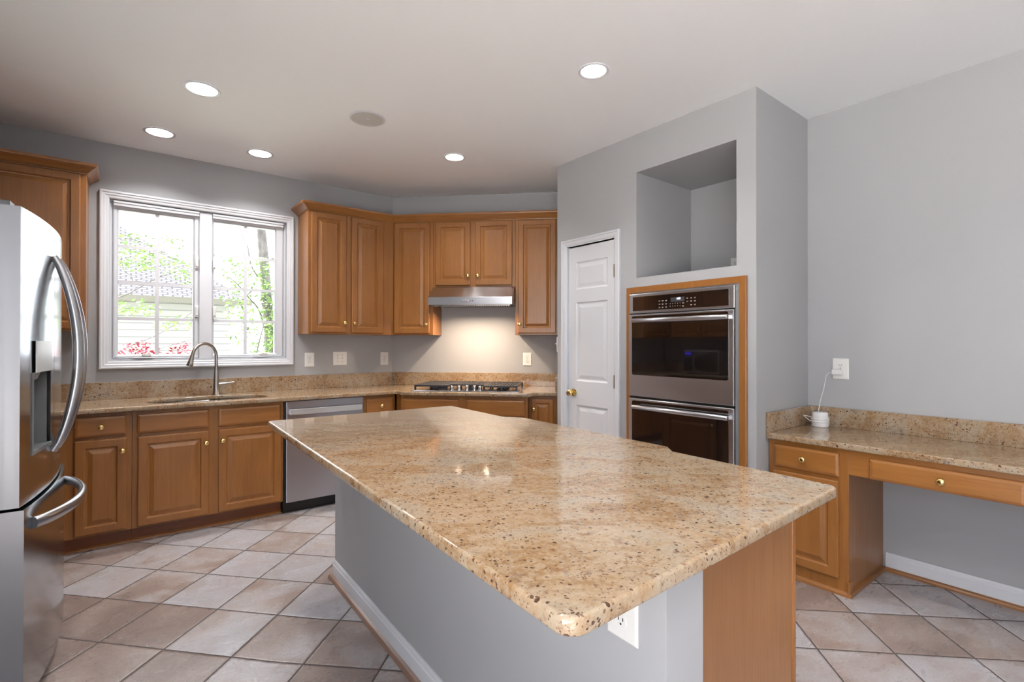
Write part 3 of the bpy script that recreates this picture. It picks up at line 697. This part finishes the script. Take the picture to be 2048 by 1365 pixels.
# ------------------------------------------------------------------ desk
DC = .796; DBt = .764
t = thing('desk_countertop', 'tan granite desk top with splashes in the corner at right', 'countertop', (3.2,.6,DBt))
slab('slab', round_poly([(2.93,1.378),(2.93,-.3),(3.502,-.3),(3.502,1.378)], [.004,.01,0,0], 3), [], DBt, DC, 'granite', t, bev=.005)
MB(DSK).box(-1.358,.3,.002,.022,DC,.912).out('backsplash', 'granite', t, bevel=.002)
MB().box(2.93,3.502,1.358,1.378,DC,.912).out('backsplash', 'granite', t, bevel=.002)
t = thing('desk_cabinet', 'maple desk pedestal with one drawer over one door beside the return wall', 'cabinet', (3.2,1.17,0))
FO = 3.504-2.963
MB(DSK).box(-1.376,-.975,.002,FO,.02,DBt-.001).out('carcass', 'wood', t, bevel=.001)
MB(DSK).prism_a([(FO,0),(FO+.014,0),(FO+.013,.012),(FO+.007,.022),(FO,.024)], -1.376,-.975).prism([(-.975,.03),(-.958,.03),(-.958,FO+.014),(-.975,FO+.014)],0,.024).box(-.975,-.962,FO-.02,FO+.012,.024,.075).out('shoe_moulding','shoe',t)
drawer(DSK,-1.343,-1.013,.612,.737,FO,t,(-1.184,.675)); door(DSK,-1.348,-1.016,.085,.590,FO,t,(-1.315,.53))
MB(DSK).box(-.9748,-.9738,.03,FO-.002,.03,DBt-.003).out('side_panel','wood2',t)
t = thing('desk_drawer_unit', 'long maple pencil drawer hung under the desk top over the knee space', 'drawer', (3.0,.5,.62))
MB(DSK).box(-.974,.1,FO-.018,FO,.632,DBt-.001).box(-.974,.1,.03,FO-.018,.70,.715).out('apron','woodh',t)
drawer(DSK,-.879,-.325,.632,.735,FO,t,(-.598,.682))
MB(DSK).box(.1,.12,.002,FO,.0,DBt-.001).out('support_panel','wood',t)

# ------------------------------------------------------------------ outlets and switches
def outlet(fr, a, z, label, o0=0.0, w_=.082, h=.126, name='wall_outlet'):
    t = thing(name, label, 'outlet', fr.p(a,o0,z), 'duplex wall outlets')
    MB(fr).rings(a-w_/2,a+w_/2,z-h/2,z+h/2,[(0,o0+.0005),(0,o0+.003),(.004,o0+.006),(.006,o0+.0065)]).out('cover_plate','plastic',t)
    for dz in (-.0195,.0195):
        r = MB(fr); pr = [(.0165*math.cos(k*math.pi/8), max(-.0135,min(.0135,.0165*math.sin(k*math.pi/8)))) for k in range(16)]
        b0 = [r.bm.verts.new(fr.p(a+x,o0+.006,z+dz+y)) for x,y in pr]; b1 = [r.bm.verts.new(fr.p(a+x*.95,o0+.0082,z+dz+y*.95)) for x,y in pr]
        r.bm.faces.new(b1)
        for i in range(16): r.bm.faces.new([b0[i-1],b0[i],b1[i],b1[i-1]])
        ro = r.out('receptacle','plastic',t)
        s = MB(fr).box(a-.0075,a-.0050,o0+.0080,o0+.0086,z+dz-.001,z+dz+.008).box(a+.0050,a+.0075,o0+.0080,o0+.0086,z+dz,z+dz+.0075).lathe(a,z+dz-.0075,[(.0027,o0+.0080),(.0027,o0+.0086)],8)
        s.out('slots','slot',ro)
    MB(fr).lathe(a,z,[(.003,o0+.006),(.003,o0+.0075)],8).out('screw','nickel',t)
    return t
outlet(WIN,1.342,1.158,'white duplex outlet on the back wall, immediately right of the window')
outlet(WIN,2.054,1.158,'white duplex outlet on the back wall near the corner, right of the double switch')
outlet(DIA,1.352,1.155,'white duplex outlet on the cooktop wall near the pantry corner')
outlet(DSK,-1.193,1.153,'white duplex outlet above the desk with a plug in its lower socket',0,.09,.128)
outlet(IWL,-.115,.709,'white duplex outlet on the island half wall under the granite overhang',0,.088,.126)
outlet(Fr((3.486,0),(0,-1),(-1,0)),-1.852,1.868,'white duplex outlet inside the niche above the ovens',0,.074,.118)
def switch(fr, a, z, gangs, label):
    t = thing('light_switch', label, 'switch', fr.p(a,0,z), 'light switches'); w_ = .036+.046*gangs
    MB(fr).rings(a-w_/2,a+w_/2,z-.063,z+.063,[(0,.0005),(0,.003),(.004,.006),(.006,.0065)]).out('cover_plate','plastic',t)
    for g in range(gangs):
        x = a+(g-(gangs-1)/2)*.046
        MB(fr).box(x-.005,x+.005,.006,.0072,z-.012,z+.012).prism_a([(.006,z-.004),(.006,z+.006),(.018,z+.013),(.019,z+.007)],x-.0035,x+.0035).out('toggle','plasticw',t)
        MB(fr).lathe(x,z+.03,[(.003,.006),(.003,.0075)],8).lathe(x,z-.03,[(.003,.006),(.003,.0075)],8).out('screws','nickel',t)
switch(WIN,1.615,1.166,2,'white double light switch between two outlets on the back wall')
switch(RET,.63,1.30,1,'white light switch seen edge-on at the pantry wall corner')

# ------------------------------------------------------------------ charger on the desk
cx, cy = 3.405, 1.272
t = thing('white_device', 'small round white device wrapped in its cord, standing on the desk by the corner', 'device', (cx,cy,DC))
MB().turn((cx,cy),[(.042,DC),(.046,DC+.004),(.047,DC+.02),(.043,DC+.072),(.042,DC+.084),(.037,DC+.09),(.0,DC+.0905)],28).out('body','plasticw',t,smooth=40)
pts = []
for k in range(0, 80):
    an = k*2*math.pi/20; pts.append((cx+.0478*math.cos(an), cy+.0478*math.sin(an), DC+.026+.0075*k/20+.006*math.sin(an*.5+1)))
MB().tube(pts,.0032,6).out('wound_cord','plasticw',t)
MB().tube([(cx-.045,cy+.03,DC+.06),(cx-.07,cy+.05,DC+.068),(cx-.085,cy+.062,DC+.072),(cx-.08,cy+.055,DC+.062),(cx-.05,cy+.035,DC+.035)],.0022,6).out('cord_loop','plasticw',t)
ad = MB(DSK).rings(-1.232,-1.178,1.117,1.150,[(0,.0088),(0,.036),(.004,.04),(.006,.04)]).out('plug_adapter','plasticw',t,'white plug pushed into the lower socket')
MB().tube([(3.475,1.23,1.133),(3.468,1.245,1.128),(3.462,1.258,1.11),(3.46,1.262,1.08),(3.452,1.27,1.02),(3.435,1.28,.96),(3.415,1.283,.90),(3.405,1.28,DC+.0905)],.0022,6).out('power_cord','plasticw',t)

# ------------------------------------------------------------------ refrigerator
t = thing('refrigerator', 'stainless french-door refrigerator at the left edge with a bowed front', 'refrigerator', FRG.p(0,-.4,0))
MB(FRG).box(-.40,.40,-.80,-.135,.03,1.755).out('cabinet_body','dark_grey',t,bevel=.004)
def bow(s, amt=.03): return -amt*(s/.4)**2
def front(s0, s1, z0, z1, back, amt, extra, hole=None, ns=14):
    mb = MB(FRG); f = FRG.p
    ss = [s0+(s1-s0)*i/ns for i in range(ns+1)]; zs = [z0, z1]
    if hole: ss = sorted(ss+[hole[0],hole[1]]); zs = [z0,hole[2],hole[3],z1]
    g = {(i,j): mb.bm.verts.new(f(s,bow(s,amt)+extra,z)) for i,s in enumerate(ss) for j,z in enumerate(zs)}
    for i in range(len(ss)-1):
        for j in range(len(zs)-1):
            c_ = (ss[i]+ss[i+1])/2
            if hole and j == 1 and hole[0] < c_ < hole[1]: continue
            mb.bm.faces.new([g[i,j],g[i+1,j],g[i+1,j+1],g[i,j+1]])
    n = len(ss)-1; k = len(zs)-1
    bb = [mb.bm.verts.new(f(s,back,z)) for s,z in ((s0,z0),(s1,z0),(s1,z1),(s0,z1))]
    mb.bm.faces.new(bb[::-1])
    mb.bm.faces.new([bb[0],bb[1]]+[g[i,0] for i in range(n,-1,-1)]); mb.bm.faces.new([bb[3],bb[2]]+[g[i,k] for i in range(n,-1,-1)])
    mb.bm.faces.new([bb[0]]+[g[0,j] for j in range(k+1)]+[bb[3]]); mb.bm.faces.new([bb[1]]+[g[n,j] for j in range(k+1)]+[bb[2]])
    return mb
HOLE = (-.30,-.065,.905,1.20)
nd = front(-.405,-.003,.748,1.772,-.125,.03,0,HOLE).out('fridge_door','fridge',t,smooth=35)
fd = front(.003,.405,.748,1.772,-.125,.03,0).out('fridge_door','fridge',t,smooth=35)
fz = front(-.405,.405,.07,.738,-.125,.03,.012,None,28).out('freezer_drawer','fridge',t,smooth=35)
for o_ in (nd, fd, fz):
    o_.data.materials.append(M['fridge_side_dimmed'])
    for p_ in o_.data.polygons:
        if abs(p_.normal.dot(FRG.u)) > .8: p_.material_index = 1  # door sides: same steel, darkened in colour to offset bright bounced light
for s_, dn_ in ((-.05,nd),(.05,fd)):
    pts = []; rr = []
    for k in range(25):
        u = k/24; z = .875+u*(1.655-.875); o = bow(s_)+.004+.078*math.sin(math.pi*u)**.75; pts.append(FRG.p(s_,o,z)); rr.append(.019-.006*abs(2*u-1)**2)
    MB(FRG).tube(pts,rr,12,.8).out('handle','handle',dn_,smooth=60)
pts = []
for k in range(25):
    u = k/24; s_ = -.335+.67*u; pts.append(FRG.p(s_, bow(s_)+.016+.072*math.sin(math.pi*u)**.7, .672))
MB(FRG).tube(pts,.021,12,.7).out('handle','handle',fz,smooth=60)
dm = MB(FRG); a0,a1,z0,z1 = HOLE
dm.rings(a0,a1,z0,z1,[(0,-.012),(.004,-.085),(.006,-.09)],True,False).out('dispenser_recess','grey',nd)
dp = MB(FRG); dp.prism([(a0+.012,-.01),(a1,-.004),(a1,.004),(a0+.012,-.006)],1.20,1.315) 
dp.out('dispenser_display','panel_light',nd)
MB(FRG).prism_a([(-.07,1.15),(-.07,1.199),(-.02,1.199),(-.03,1.17)],a0+.07,a1-.06).box(a0+.09,a1-.08,-.075,-.05,1.02,1.15).out('dispenser_paddle','panel_light',nd)
MB(FRG).prism([(a0,-.088),(a1,-.088),(a1,.004),(a0+.1,-.006),(a0,-.014)],z0-.001,z0+.012).out('drip_tray','grey',nd)
for s_ , dn_ in ((-.36,nd),(.36,fd)):
    MB(FRG).box(s_-.03,s_+.03,-.20,-.06,1.772,1.79).lathe(0,0,[(.001,0),(.001,.0001)],3).out('hinge_cover','dark_grey',dn_,bevel=.004)
for s_ in (-.33,.33): MB(FRG).box(s_-.03,s_+.03,-.7,-.2,.0,.03).out('foot','black',t)

# microwave on the left counter, seen in the oven glass
t = thing('microwave_oven', 'stainless microwave on the counter past the refrigerator, seen only in the oven glass', 'microwave', (-.75,3.75,CT))
MB(LFT).box(3.50,4.02,.12,.50,CT+.012,CT+.32).out('case','steel',t,bevel=.004)
md = MB(LFT).box(3.52,3.86,.5,.515,CT+.03,CT+.30).out('door','glass_black',t); MB(LFT).tube([LFT.p(3.84,.516,CT+.06),LFT.p(3.84,.55,CT+.09),LFT.p(3.84,.55,CT+.24),LFT.p(3.84,.516,CT+.27)],.009,10).out('handle','chrome',md)
cpn = MB(LFT).box(3.87,4.01,.5,.515,CT+.03,CT+.30).out('control_panel','black',t); MB(LFT).box(3.90,3.98,.515,.516,CT+.26,CT+.285).out('display_screen','blue',cpn)
for a in (3.53,3.99):
    MB(LFT).box(a-.015,a+.015,.16,.46,CT,CT+.012).out('foot','black',t)

# ------------------------------------------------------------------ ceiling fittings
def can(x, y, label, r=.095):
    t = thing('recessed_light', label, 'ceiling light', (x,y,H), 'recessed ceiling lights')
    MB().turn((x,y),[(r,H-.0005),(r,H-.004),(r*.96,H-.006),(r*.82,H-.004),(r*.80,H-.001)],32,False).out('trim_ring','white',t,smooth=40)
    MB().turn((x,y),[(r*.81,H-.0008),(r*.81,H-.0022)],32).out('lens','lens',t)
    o = area('lamp', (x,y,H-.008), r*1.5, CAN_POWER, (1,.97,.94), spread=R(125)); o.parent = t; o.location = (0,0,-.008)
can(.363,3.347,'lit recessed ceiling light in front of the window, the largest of the three at left')
can(.208,4.22,'lit recessed ceiling light close to the back wall above the left half of the window')
can(.839,4.21,'lit recessed ceiling light close to the back wall above the right half of the window')
can(1.982,1.836,'brightest lit recessed ceiling light, over the island in front of the niche',.082)
can(2.05,3.358,'lit recessed ceiling light out in front of the cooktop wall cabinets',.085)
for x, y in ((.4,1.3),(1.9,.1),(.5,-.6),(2.6,-1.6),(.6,-2.4)):  # extra lights out of view, added to brighten the room
    can(x, y, 'unseen recessed ceiling light, added to brighten the room from behind the camera')
t = thing('ceiling_speaker', 'round grey-grilled speaker set flush in the ceiling', 'speaker', (1.254,3.126,H))
MB().turn((1.254,3.126),[(.113,H-.0005),(.113,H-.003),(.106,H-.007),(.099,H-.006),(.099,H-.002)],36,False).out('rim','white',t,smooth=40)
MB().turn((1.254,3.126),[(.099,H-.0045),(.06,H-.006),(.0,H-.0065)],36).out('grille','speaker',t,smooth=40)
MB().box(1.244,1.262,3.112,3.130,H-.0085,H-.0062).out('badge','white',t)

# ------------------------------------------------------------------ outdoors
MB().box(-14,-1.3,-9,4.83,-.2,-.12).out('bounce_ground', simple('bounce_paving',(206,200,190),.8), label='unseen pale paving added outside to bounce sun up to the ceiling', cat='bounce_ground', kind='structure')  # unseen pale ground, added to throw sunlight up to the ceiling
MB().box(-30,30,4.9,40,-.62,-.6).out('ground', 'lawn', label='lawn between the two houses', cat='lawn', kind='structure')
t = thing('neighbour_house', 'pale sided house with a shingled roof beyond the window', 'house', (-3,17,-.6))
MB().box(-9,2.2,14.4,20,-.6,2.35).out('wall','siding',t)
rb = MB(); v = [rb.bm.verts.new(p) for p in ((-9.5,14,2.36),(2.6,14,2.36),(2.6,20.4,2.36),(-9.5,20.4,2.36),(-6.4,17.2,4.75),(-.5,17.2,4.75))]
for q in ((0,1,5,4),(1,2,5),(2,3,4,5),(3,0,4),(0,3,2,1)): rb.bm.faces.new([v[i] for i in q])
rb.out('roof','shingle',t); MB().box(-9.5,2.6,13.9,14.0,2.24,2.37).out('gutter','gutter',t)
def leaves(mb, c, rx, ry, rz, n, s0, s1, seed):
    random.seed(seed)
    for _ in range(n):
        while True:
            q = Vector((random.uniform(-1,1),random.uniform(-1,1),random.uniform(-1,1)))
            if q.length < 1: break
        p = Vector(c)+Vector((q.x*rx,q.y*ry,q.z*rz)); s = random.uniform(s0,s1)
        a = Vector((random.uniform(-1,1),random.uniform(-1,1),random.uniform(-.6,.6))).normalized(); b_ = a.cross(Vector((random.uniform(-1,1),random.uniform(-1,1),1))).normalized()
        mb.bm.faces.new([mb.bm.verts.new(p+v_) for v_ in (-a*s, b_*s*.5, a*s, -b_*s*.5)])
    return mb
def limb(p0, p1, sag, r0, r1, n=10):
    p0, p1 = Vector(p0), Vector(p1); L = []
    for k in range(n+1):
        u = k/n; p = p0.lerp(p1,u)+Vector((.03*math.sin(u*7+p0.x*9),0,sag*math.sin(math.pi*u)+.03*math.sin(u*11+p1.z*5))); L.append(p)
    return L, [r0+(r1-r0)*k/n for k in range(n+1)]
t = thing('tree', 'slender dark-trunked tree with fresh leaves outside the right half of the window', 'tree', (1.95,9,-.6))
MB().tube([(2.06,9,-.6),(2.0,9,.4),(1.95,9,1.2),(1.90,9.0,2.0),(1.84,9,2.8),(1.77,9,3.6),(1.7,9,5)],[.11,.1,.09,.085,.08,.07,.05],12).out('trunk','bark',t,smooth=60)
mb = MB()
for p0,p1,sg,r0 in (((1.93,9,1.5),(1.25,8.4,2.3),.1,.02),((1.9,9,2.2),(1.3,8.6,1.75),.12,.018),((1.86,9,2.6),(2.5,8.8,2.9),.1,.02),((1.95,9,1.2),(1.55,8.3,.6),.1,.016),((1.7,8.6,2.3),(1.35,8.3,3.0),.05,.012),((1.55,8.2,.4),(1.72,8.2,2.0),.0,.014),((1.6,8.1,.3),(1.45,8.1,1.3),.0,.01)):
    L_, r_ = limb(p0,p1,sg,r0,.005); mb.tube(L_, r_, 6)
mb.out('branches','bark',t)
mb = MB()
for i,(c_,rx,ry,rz,n) in enumerate((((1.55,8.6,2.35),.42,.4,.35,260),((2.0,8.7,2.0),.35,.4,.3,200),((1.7,8.4,1.5),.5,.4,.35,220),((1.95,8.5,.95),.45,.4,.45,380),((1.5,8.4,.8),.3,.3,.35,120),((1.35,8.4,1.9),.2,.3,.25,60),((2.05,8.8,1.55),.25,.3,.3,150))):
    leaves(mb,c_,rx,ry,rz,int(n*1.7),.022,.05,10+i)
mb.out('foliage','leaf',t,kind='stuff')
t = thing('tree', 'thin leaning branches of a leafy tree crossing the left half of the window', 'tree', (-.7,8.2,-.6))
MB().tube([(-.7,8.2,-.6),(-.72,8.2,1),(-.75,8.2,3),(-.8,8.2,5)],[.1,.09,.07,.05],10).out('trunk','bark',t,smooth=60)
mb = MB()
for p0,p1,sg,r0 in (((-.72,8.2,1.75),(.75,8.0,2.35),-.12,.018),((-.7,8.2,.85),(.8,8.0,1.75),-.1,.014),((-.7,8.2,.5),(1.0,8.0,1.5),.05,.014),((-.74,8.2,2.6),(.5,8.0,2.5),.1,.012),((.1,8.1,2.05),(.0,8.1,2.55),0,.006)):
    L_, r_ = limb(p0,p1,sg,r0,.004,14); mb.tube(L_, r_, 6)
mb.out('branches','bark',t)
mb = MB()
for i,(c_,rx,ry,rz,n) in enumerate((((.1,8.0,2.38),.5,.3,.16,230),((.75,8.0,2.3),.35,.3,.22,120),((.0,8.0,1.75),.45,.3,.12,110),((.65,8.0,1.55),.35,.3,.12,80),((.3,8.0,2.62),.5,.3,.1,70))):
    leaves(mb,c_,rx,ry,rz,int(n*1.5),.022,.046,30+i)
mb.out('foliage','leaf',t,kind='stuff')
t = thing('shrub', 'red-leaved shrub just outside at the lower left of the window', 'shrub', (.35,7,-.6))
mb = MB()
for k in range(9): L_, r_ = limb((.35,7,-.6),(-.04+k*.1,6.92+.08*(k%3),1.08),.05,.013,.004); mb.tube(L_, r_, 5)
mb.out('stems','bark',t)
mb = MB(); leaves(mb,(.17,7,.98),.3,.33,.37,1100,.014,.029,51); leaves(mb,(.62,7,.97),.28,.33,.36,900,.014,.029,52); leaves(mb,(.38,7,.87),.42,.33,.37,700,.014,.029,53); mb.out('foliage','redleaf',t,kind='stuff')
